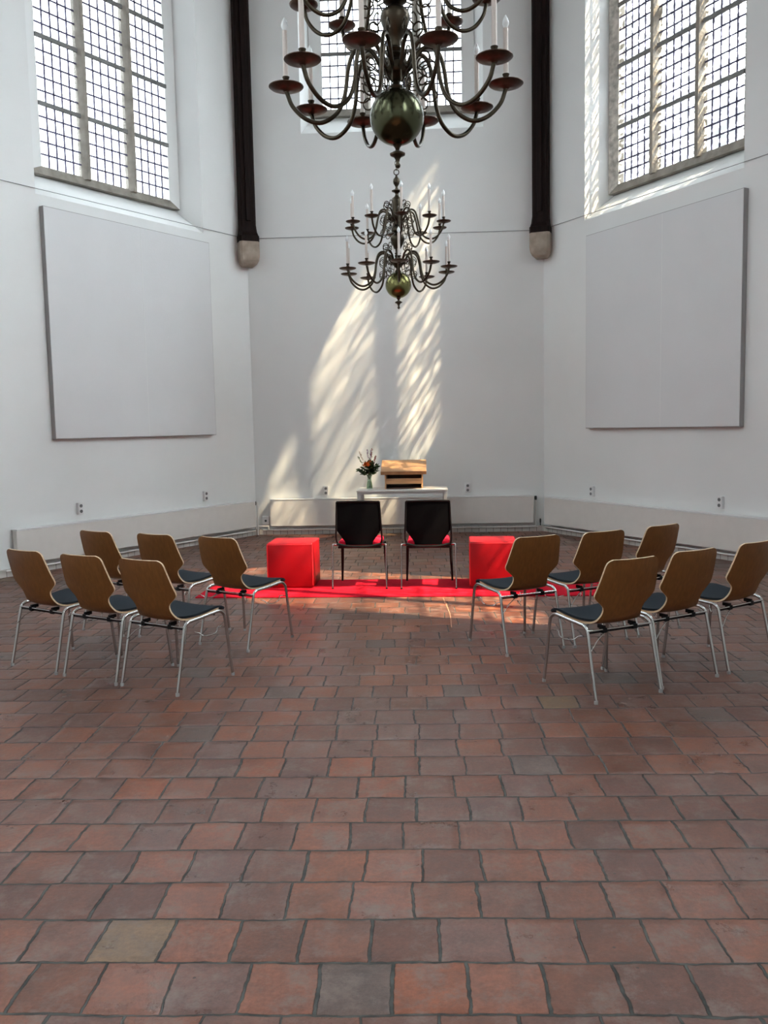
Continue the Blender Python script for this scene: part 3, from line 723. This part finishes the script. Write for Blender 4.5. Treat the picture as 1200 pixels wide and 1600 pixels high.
chairs = [
    ((-1.518, 5.450), -30.6, 'plywood chair at the right end of the left front row, nearest the camera'),
    ((-1.982, 5.707), -29.5, 'plywood chair in the middle of the left front row'),
    ((-2.470, 6.000), -32.5, 'plywood chair at the far left end of the left front row'),
    ((-1.235, 6.505), -32.5, 'plywood chair closest to the left red cube stool'),
    ((-1.775, 6.790), -31.0, 'plywood chair in the middle of the left back row'),
    ((-2.330, 7.080), -33.0, 'plywood chair at the left end of the left back row, nearest the left radiator'),
    ((1.444, 5.110), 24.4, 'plywood chair at the left end of the right front row, nearest the camera'),
    ((1.907, 5.390), 28.4, 'plywood chair in the middle of the right front row'),
    ((2.425, 5.700), 33.0, 'plywood chair cut off by the right edge of the photo'),
    ((1.077, 6.205), 24.0, 'plywood chair partly covering the right red cube stool'),
    ((1.602, 6.415), 25.5, 'plywood chair in the middle of the right back row'),
    ((2.132, 6.720), 34.0, 'plywood chair at the right end of the right back row, nearest the right radiator'),
]
for i, ((x, y), a, lab) in enumerate(chairs):
    c = proto if i == 0 else copy_tree(proto)
    c.location = (x, y, 0); c.rotation_euler = (0, 0, R(a)); c['label'] = lab
    c['group'] = 'left block of plywood chairs' if i < 6 else 'right block of plywood chairs'

# ------------------------------------------------------------------ black mesh chairs
def mesh_chair():
    t = thing('mesh_back_chair', 'x', 'chair', group='black mesh chairs on the carpet')
    # back lies in a plane leaning a little: x, z -> y
    def Y(z): return 0.045 - 0.16 * max(0, (z - 0.44)) * 0.6
    def half(z): return 0.236 - (z - 0.44) * 0.045
    # side posts + top rail (tube frame)
    for s in (-1, 1):
        bm = B(); add_tube(bm, spline([(s * 0.222, Y(0.44) + 0.01, 0.455), (s * half(0.52), Y(0.52), 0.52), (s * half(0.70), Y(0.70), 0.70), (s * half(0.885), Y(0.885), 0.885)], 5), 0.0095, 8); obj('back_post', bm, black_p, t, smooth=60)
    bm = B(); h_ = half(0.885); add_tube(bm, spline([(-h_, Y(0.885), 0.885), (-h_ * 0.6, Y(0.885) - 0.012, 0.889), (0, Y(0.885) - 0.017, 0.890), (h_ * 0.6, Y(0.885) - 0.012, 0.889), (h_, Y(0.885), 0.885)], 5), 0.0095, 8); obj('top_rail', bm, black_p, t, smooth=60)
    bm = B(); add_tube(bm, spline([(-0.225, 0.055, 0.452), (-0.12, 0.03, 0.432), (0, 0.02, 0.428), (0.12, 0.03, 0.432), (0.225, 0.055, 0.452)], 5), 0.014, 8); obj('bottom_rail', bm, black_p, t, smooth=60)
    # mesh sheet: full width above z .62, drawn in towards the bottom
    grid = []
    zs_ = [0.885, 0.83, 0.76, 0.69, 0.63, 0.59, 0.55, 0.51, 0.475, 0.445]
    for z in zs_:
        w_ = half(z) if z > 0.60 else 0.138 + (half(0.6) - 0.138) * max(0, (z - 0.47) / 0.13)
        row = []
        for j in range(15):
            u = -1 + 2 * j / 14; row.append(Vector((u * w_, Y(z) - 0.018 * (1 - u * u), z)))
        grid.append(row)
    bm = B(); add_grid_solid(bm, grid, lambda i, j: Vector((0, 1, 0)), 0.004); obj('mesh_back', bm, mesh_m, t, smooth=60)
    bm = B(); add_box(bm, -0.215, 0.215, 0.065, 0.485, 0.425, 0.485, 0.024)
    for v in bm.verts:
        if v.co.z > 0.46: v.co.z += 0.015 * (1 - (v.co.x / 0.215) ** 2)
    obj('seat_cushion', bm, red_fab, t, smooth=50)
    bm = B(); add_box(bm, -0.222, 0.222, 0.06, 0.49, 0.405, 0.430, 0.008); obj('seat_frame', bm, black_p, t, smooth=40)
    for s in (-1, 1):
        bm = B(); add_tube(bm, spline([(s * 0.225, 0.09, 0.435), (s * 0.262, 0.06, 0.445), (s * 0.272, 0.045, 0.425), (s * 0.272, 0.03, 0.25), (s * 0.275, 0.0, 0.006)], 5), 0.009, 8); l = obj('leg', bm, chrome, t, smooth=60)
        l['label'] = 'thin chrome rear leg'
        bm = B(); add_lathe(bm, [(0.011, 0.0), (0.011, 0.012)], 10, (s * 0.275, 0, 0)); obj('foot_cap', bm, black_p, l)
        bm = B(); add_tube(bm, [(s * 0.225, 0.45, 0.425), (s * 0.232, 0.47, 0.2), (s * 0.240, 0.485, 0.006)], [0.017, 0.015, 0.011], 10); l = obj('leg', bm, black_p, t, smooth=60)
        bm = B(); add_lathe(bm, [(0.012, 0.0), (0.012, 0.008)], 10, (s * 0.240, 0.485, 0)); obj('foot_cap', bm, black_p, l)
    return t
mc = mesh_chair(); mc.location = (-0.262, 8.775, 0.012); mc.rotation_euler = (0, 0, R(-5)); mc['label'] = 'black mesh back chair with red seat, the left of the pair'
mc2 = copy_tree(mc); mc2.location = (0.436, 8.695, 0.012); mc2.rotation_euler = (0, 0, R(-4)); mc2['label'] = 'black mesh back chair with red seat, the right of the pair'

# ------------------------------------------------------------------ table, lectern, vase
t = thing('side_table', 'long narrow white table against the back wall', 'table', (0.275, 12.62, 0), R(-3.0))
bm = B(); add_box(bm, -0.645, 0.645, -0.33, 0.33, 0.726, 0.750, 0.004); obj('tabletop', bm, table_m, t)
bm = B()
for yy in (-0.315, 0.295): add_box(bm, -0.62, 0.62, yy, yy + 0.02, 0.694, 0.725)
for xx in (-0.62, 0.60): add_box(bm, xx, xx + 0.02, -0.295, 0.295, 0.694, 0.725)
obj('apron', bm, table_leg_m, t)
for sx_ in (-1, 1):
    for sy in (-1, 1):
        bm = B(); x = sx_ * 0.607; y = sy * 0.292; add_box(bm, x - 0.026, x + 0.026, y - 0.026, y + 0.026, 0.0, 0.7255, 0.004); obj('leg', bm, table_leg_m, t)

t = thing('tabletop_lectern', 'small oak lectern with sloping top standing on the white table', 'lectern', (0.300, 12.68, 0.750), R(-3.0))
for s in (-1, 1):
    bm = B(); x = s * 0.262; vs = []
    sec = [(-0.17, 0.0), (0.17, 0.0), (0.17, 0.315), (-0.17, 0.232)]
    a = [bm.verts.new((x - 0.010, y, z)) for y, z in sec]; b_ = [bm.verts.new((x + 0.010, y, z)) for y, z in sec]
    for i in range(4): bm.faces.new((a[i], a[(i + 1) % 4], b_[(i + 1) % 4], b_[i]))
    bm.faces.new(a); bm.faces.new(b_); obj('side_panel', bm, lect_m, t)
bm = B(); add_box(bm, -0.251, 0.251, 0.15, 0.17, 0.0, 0.30); obj('front_panel', bm, lect_shade, t)
bm = B(); add_box(bm, -0.251, 0.251, -0.165, 0.15, 0.0, 0.014); obj('base_board', bm, lect_shade, t)
bm = B(); add_box(bm, -0.251, 0.251, -0.15, -0.135, 0.070, 0.148); add_box(bm, -0.251, 0.251, -0.135, 0.15, 0.070, 0.085); obj('shelf', bm, lect_m, t)
bm = B(); Mx = Matrix.Translation((0, -0.22, 0.232)) @ Matrix.Rotation(R(18.5), 4, 'X')
add_box(bm, -0.325, 0.325, 0.0, 0.475, 0.0, 0.018, 0.003, M=Mx); obj('sloping_top', bm, lect_m, t)
bm = B(); add_box(bm, -0.325, 0.325, -0.016, 0.0, -0.022, 0.026, 0.003, M=Mx); obj('book_ledge', bm, mat('lectern_ledge', (0.36, 0.17, 0.075), 0.45, var=0.2, vscale=9), t)

vx, vy = -0.20, 12.62
t = thing('glass_vase', 'slim clear glass vase holding the bouquet on the white table', 'vase', (vx, vy, 0.750))
bm = B(); add_lathe(bm, [(0.0, 0.002), (0.040, 0.0), (0.044, 0.01), (0.042, 0.05), (0.030, 0.12), (0.027, 0.15), (0.034, 0.185), (0.045, 0.205), (0.0425, 0.204), (0.031, 0.182), (0.024, 0.15), (0.027, 0.12), (0.039, 0.05), (0.040, 0.014), (0.0, 0.012)], 24)
obj('glass_body', bm, vase_glass, t, smooth=60)
bm = B(); add_lathe(bm, [(0.0, 0.014), (0.038, 0.016), (0.037, 0.05), (0.0265, 0.112), (0.0, 0.112)], 20); obj('water', bm, glass_clear('vase_water', (0.72, 0.80, 0.70), 0.05), t, smooth=60)
t = thing('bouquet', 'bouquet of orange flowers and dark green leaves beside the lectern', 'flowers', (vx, vy, 0.765))
rnd = random.Random(3)
def leaf(bm, p, d, ln, wd):
    d = d.normalized(); sd = d.cross(Vector((rnd.uniform(-1, 1), rnd.uniform(-1, 1), rnd.uniform(-1, 1)))).normalized(); nn = d.cross(sd)
    prev = None
    for k_ in range(6):
        u = k_ / 5; w_ = wd * sin(pi * (0.08 + 0.90 * u)) ; c_ = p + d * ln * u - nn * (0.22 * ln * u * u)
        cur = [bm.verts.new(c_ - sd * w_), bm.verts.new(c_ + nn * w_ * 0.3), bm.verts.new(c_ + sd * w_)]
        if prev:
            for q in range(2): bm.faces.new((prev[q], prev[q + 1], cur[q + 1], cur[q]))
        prev = cur
stems = B(); lv = B(); lv2 = B()
tips = []
for i in range(26):
    a = 2 * pi * i / 26 * 2.4; rr = (0.04 + 0.12 * (i % 6) / 5) * (0.72 if cos(a) > 0.3 else 1.0); h_ = 0.40 - 0.9 * rr + rnd.uniform(-0.03, 0.03)
    tip = Vector((cos(a) * rr, sin(a) * rr, h_)); neck = Vector((cos(a) * 0.012, sin(a) * 0.012, 0.16)); foot = Vector((-cos(a) * 0.024, -sin(a) * 0.024, 0.004))
    pts = spline([foot, neck, neck.lerp(tip, 0.5) + Vector((0, 0, 0.02)), tip], 4); add_tube(stems, pts, 0.0022, 5); tips.append(tip)
    for k_ in range(9):
        u = 0.30 + 0.7 * k_ / 8; p = neck.lerp(tip, u); dr = Vector((cos(a + rnd.uniform(-1.6, 1.6)), sin(a + rnd.uniform(-1.6, 1.6)), rnd.uniform(0.0, 0.9)))
        leaf(lv if rnd.random() < 0.78 else lv2, p, dr, rnd.uniform(0.045, 0.075), rnd.uniform(0.009, 0.015))
bmesh.ops.solidify(lv, geom=lv.faces[:], thickness=0.0008); bmesh.ops.solidify(lv2, geom=lv2.faces[:], thickness=0.0008)
obj('stems', stems, stem_m, t); o = obj('foliage', lv, leaf_m, t); o['label'] = 'dark green leaves'; o = obj('foliage', lv2, leaf2_m, t); o['label'] = 'light green leaves'
def blossom(p, r, m_, petals=12, layers=4, nm='orange_bloom', ax=Vector((0, -0.5, 1))):
    bm = B(); q = ax.to_track_quat('Z', 'Y').to_matrix()
    for l_ in range(layers):
        for k_ in range(petals):
            a = 2 * pi * (k_ + l_ * 0.5) / petals; el = 0.25 + l_ * 0.36
            d = q @ Vector((cos(a) * cos(el), sin(a) * cos(el), sin(el))); leaf(bm, Vector(p), d, r * (1 - 0.08 * l_), r * 0.22)
    bmesh.ops.solidify(bm, geom=bm.faces[:], thickness=0.0008); return obj(nm, bm, m_, t)
blossom((-0.035, -0.11, 0.335), 0.058, orange_m); blossom((0.01, -0.05, 0.37), 0.035, orange_m)
def spike(base, top, m_, nm):
    bm = B(); base = Vector(base); top = Vector(top); add_tube(bm, [base, top], 0.0018, 5)
    for k_ in range(16):
        u = 0.55 + 0.45 * k_ / 15; p = base.lerp(top, u); a = k_ * 2.4; leaf(bm, p, Vector((cos(a), sin(a), 0.5)), 0.020, 0.007)
    bmesh.ops.solidify(bm, geom=bm.faces[:], thickness=0.0006); obj(nm, bm, m_, t)
spike((-0.01, 0, 0.30), (-0.02, 0.0, 0.545), lilac_m, 'lilac_sprig'); spike((0.02, 0, 0.30), (0.045, 0.0, 0.56), pink_m, 'pink_sprig')
spike((0.0, 0, 0.30), (0.028, 0.02, 0.53), lilac_m, 'lilac_sprig'); spike((0.05, 0, 0.28), (0.095, -0.01, 0.46), pink_m, 'pink_sprig')
spike((-0.05, 0, 0.28), (-0.135, 0.0, 0.52), mat('cream_petal', (0.6, 0.5, 0.42), 0.6), 'cream_sprig'); spike((-0.05, 0, 0.26), (-0.155, 0.01, 0.45), leaf2_m, 'green_sprig')

# ------------------------------------------------------------------ chandeliers
def spiral(c, ax, r0, turns, start, flip=1, n=22):
    out = []
    for i in range(n + 1):
        u = i / n; a = start + flip * 2 * pi * turns * u; r = r0 * (1 - 0.72 * u)
        out.append(Vector(c) + ax * (r * cos(a)) + Vector((0, 0, r * sin(a))))
    return out
def arm_meshes(tier):
    """meshes of one arm pointing along +x; built once per tier"""
    if tier == 'low':
        Rp, zp, pr, r = 0.63, 0.0, 0.100, 0.0125
        path = [(0.05, 0.085), (0.085, 0.115), (0.13, 0.195), (0.19, 0.225), (0.245, 0.19), (0.275, 0.10), (0.295, -0.03), (0.34, -0.13), (0.43, -0.185), (0.52, -0.165), (0.595, -0.095), (0.628, -0.015)]
        cups = 0.065; cand = 0.255
    else:
        Rp, zp, pr, r = 0.565, 0.0, 0.085, 0.0115
        path = [(0.05, 0.055), (0.085, 0.08), (0.12, 0.15), (0.17, 0.18), (0.22, 0.15), (0.25, 0.06), (0.275, -0.05), (0.32, -0.14), (0.40, -0.18), (0.48, -0.155), (0.54, -0.085), (0.563, -0.01)]
        cups = 0.058; cand = 0.245
    d = {}
    bm = B(); add_tube(bm, spline([(x, 0, z) for x, z in path], 5), r, 8); d['arm'] = bm
    bm = B(); X = Vector((1, 0, 0)); top = path[3]
    add_tube(bm, spiral((top[0] - 0.045, 0, top[1] + 0.065), X, 0.046, 1.15, -pi / 2, 1), 0.0052, 6); d['upper_scroll'] = bm
    bm = B()
    c1 = spiral((top[0] - 0.010, 0, top[1] - 0.125), X, 0.060, 1.2, pi / 2, -1); c2 = spiral((top[0] + 0.010, 0, top[1] - 0.26), X, 0.062, 1.15, pi / 2, 1)
    add_tube(bm, list(reversed(c1)) + [Vector((0.075, 0, path[1][1] - 0.04)), Vector((0.085, 0, path[1][1] - 0.11))] + c2, 0.0046, 6)
    d['lower_scroll'] = bm
    bm = B(); add_lathe(bm, [(0.0, -0.012), (0.014, -0.014), (0.022, -0.006), (pr * 0.55, -0.004), (pr * 0.9, 0.006), (pr, 0.014), (pr, 0.018), (pr * 0.88, 0.010), (pr * 0.5, 0.002), (0.0, 0.004)], 24, (Rp, 0, 0)); d['drip_pan'] = bm
    bm = B(); add_lathe(bm, [(0.010, 0.0), (0.017, 0.010), (0.011, 0.020), (0.019, 0.032), (0.013, 0.045), (0.020, cups - 0.006), (0.021, cups), (0.0, cups)], 14, (Rp, 0, 0.004)); d['candle_cup'] = bm
    bm = B(); z0 = 0.004 + cups; add_lathe(bm, [(0.0, z0), (0.0145, z0), (0.0145, z0 + cand - 0.004), (0.0, z0 + cand)], 12, (Rp, 0, 0)); d['candle_sleeve'] = bm
    bm = B(); z1 = z0 + cand; add_lathe(bm, [(0.0, z1 - 0.002), (0.010, z1), (0.018, z1 + 0.016), (0.0195, z1 + 0.027), (0.0145, z1 + 0.045), (0.005, z1 + 0.062), (0.0, z1 + 0.070)], 12, (Rp, 0, 0)); d['flame_bulb'] = bm
    return d
AM = {'arm': brass_dark, 'upper_scroll': brass_dark, 'lower_scroll': brass_dark, 'drip_pan': pan_tint_m, 'candle_cup': brass_dark, 'candle_sleeve': candle_m, 'flame_bulb': bulb_glass}
def chandelier(loc, a0, a1, label, ball_m=None):
    t = thing('brass_chandelier', label, 'chandelier', loc, 0, 'two brass chandeliers on one line')
    # z = 0 at the centre of the big ball
    bm = B(); add_lathe(bm, [(0.0, -0.156)] + [(0.156 * cos(a), 0.156 * sin(a)) for a in [R(-84 + 168 * i / 24) for i in range(25)]] + [(0.0, 0.156)], 36); obj('ball', bm, ball_m or brass_ball, t, smooth=True)
    bm = B(); add_lathe(bm, [(0.0, -0.150), (0.030, -0.152), (0.014, -0.172), (0.011, -0.185), (0.030, -0.193), (0.045, -0.203), (0.043, -0.212), (0.022, -0.222), (0.014, -0.235), (0.010, -0.255), (0.017, -0.266), (0.013, -0.280), (0.0, -0.288)], 20); obj('finial', bm, brass_dark, t, smooth=50)
    prof = [(0.0, 0.150), (0.035, 0.152), (0.040, 0.165), (0.024, 0.180), (0.020, 0.195), (0.040, 0.208), (0.045, 0.222), (0.060, 0.232), (0.072, 0.245), (0.074, 0.285), (0.062, 0.300), (0.040, 0.312), (0.030, 0.330),
            (0.042, 0.342), (0.028, 0.358), (0.038, 0.372), (0.026, 0.388), (0.030, 0.40), (0.028, 0.415), (0.045, 0.445), (0.066, 0.50), (0.082, 0.56), (0.086, 0.60), (0.078, 0.635), (0.050, 0.655), (0.036, 0.668), (0.050, 0.680),
            (0.068, 0.692), (0.070, 0.735), (0.056, 0.750), (0.036, 0.765), (0.042, 0.79), (0.034, 0.81), (0.048, 0.83), (0.056, 0.86), (0.060, 0.93), (0.062, 1.02), (0.056, 1.06), (0.030, 1.075), (0.018, 1.10), (0.024, 1.12), (0.058, 1.135), (0.060, 1.145), (0.022, 1.160),
            (0.014, 1.185), (0.020, 1.20), (0.036, 1.225), (0.042, 1.25), (0.036, 1.278), (0.018, 1.298), (0.012, 1.32), (0.0, 1.34)]
    prof = [(r_, z_ - 0.060 * max(0, min(1, (z_ - 0.43) / 0.2)) + 0.020 * max(0, min(1, (z_ - 0.9) / 0.2))) for r_, z_ in prof]
    bm = B(); add_lathe(bm, prof, 24); obj('stem', bm, brass_dark, t, smooth=50)
    bm = B(); add_tube(bm, [(0.030 * cos(a), 0, 1.318 + 0.032 * sin(a)) for a in [2 * pi * i / 16 for i in range(16)]], 0.0065, 6, closed=True); obj('hanging_ring', bm, brass_dark, t, smooth=60)
    bm = B(); z = 1.368; k_ = 0
    while loc[2] + z < CEIL - 0.02:
        pts = []
        for i in range(12):
            a = 2 * pi * i / 12; u = 0.016 * cos(a); v = 0.032 * sin(a); pts.append((u, 0, z + v) if k_ % 2 else (0, u, z + v))
        add_tube(bm, pts, 0.0045, 5, closed=True); z += 0.051; k_ += 1
    obj('chain', bm, brass_dark, t)
    for tier, z, ang in (('low', 0.16, a0), ('top', 0.695, a1)):
        base = ARMS[tier]
        for k_ in range(10):
            a = R(-90 + ang + 36 * k_)
            first = None
            for key in ('arm', 'upper_scroll', 'lower_scroll', 'drip_pan', 'candle_cup', 'candle_sleeve', 'flame_bulb'):
                o = bpy.data.objects.new(key, base[key]); C.objects.link(o)
                if key in ('arm', 'upper_scroll', 'lower_scroll'): o.parent = t; o.location = (0, 0, z); o.rotation_euler = (0, 0, a)
                else: o.parent = first
                if key == 'arm': first = o
    return t
ARMS = {}
for tier in ('low', 'top'):
    ARMS[tier] = {}
    for key, bm in arm_meshes(tier).items():
        bmesh.ops.recalc_face_normals(bm, faces=bm.faces)
        me = bpy.data.meshes.new(key); bm.to_mesh(me); bm.free(); me.materials.append(AM[key])
        for p in me.polygons: p.use_smooth = True
        me.set_sharp_from_angle(angle=R(50)); ARMS[tier][key] = me
big = chandelier((0.116, 5.08, 3.362), 19.0, -1.5, 'large brass chandelier nearest the camera, cut off by the top edge')
big.scale = (0.97, 0.97, 0.97)
chandelier((0.228, 10.80, 3.340), 0.0, 4.0, 'smaller looking brass chandelier hanging further back, in full view', brass_bright)
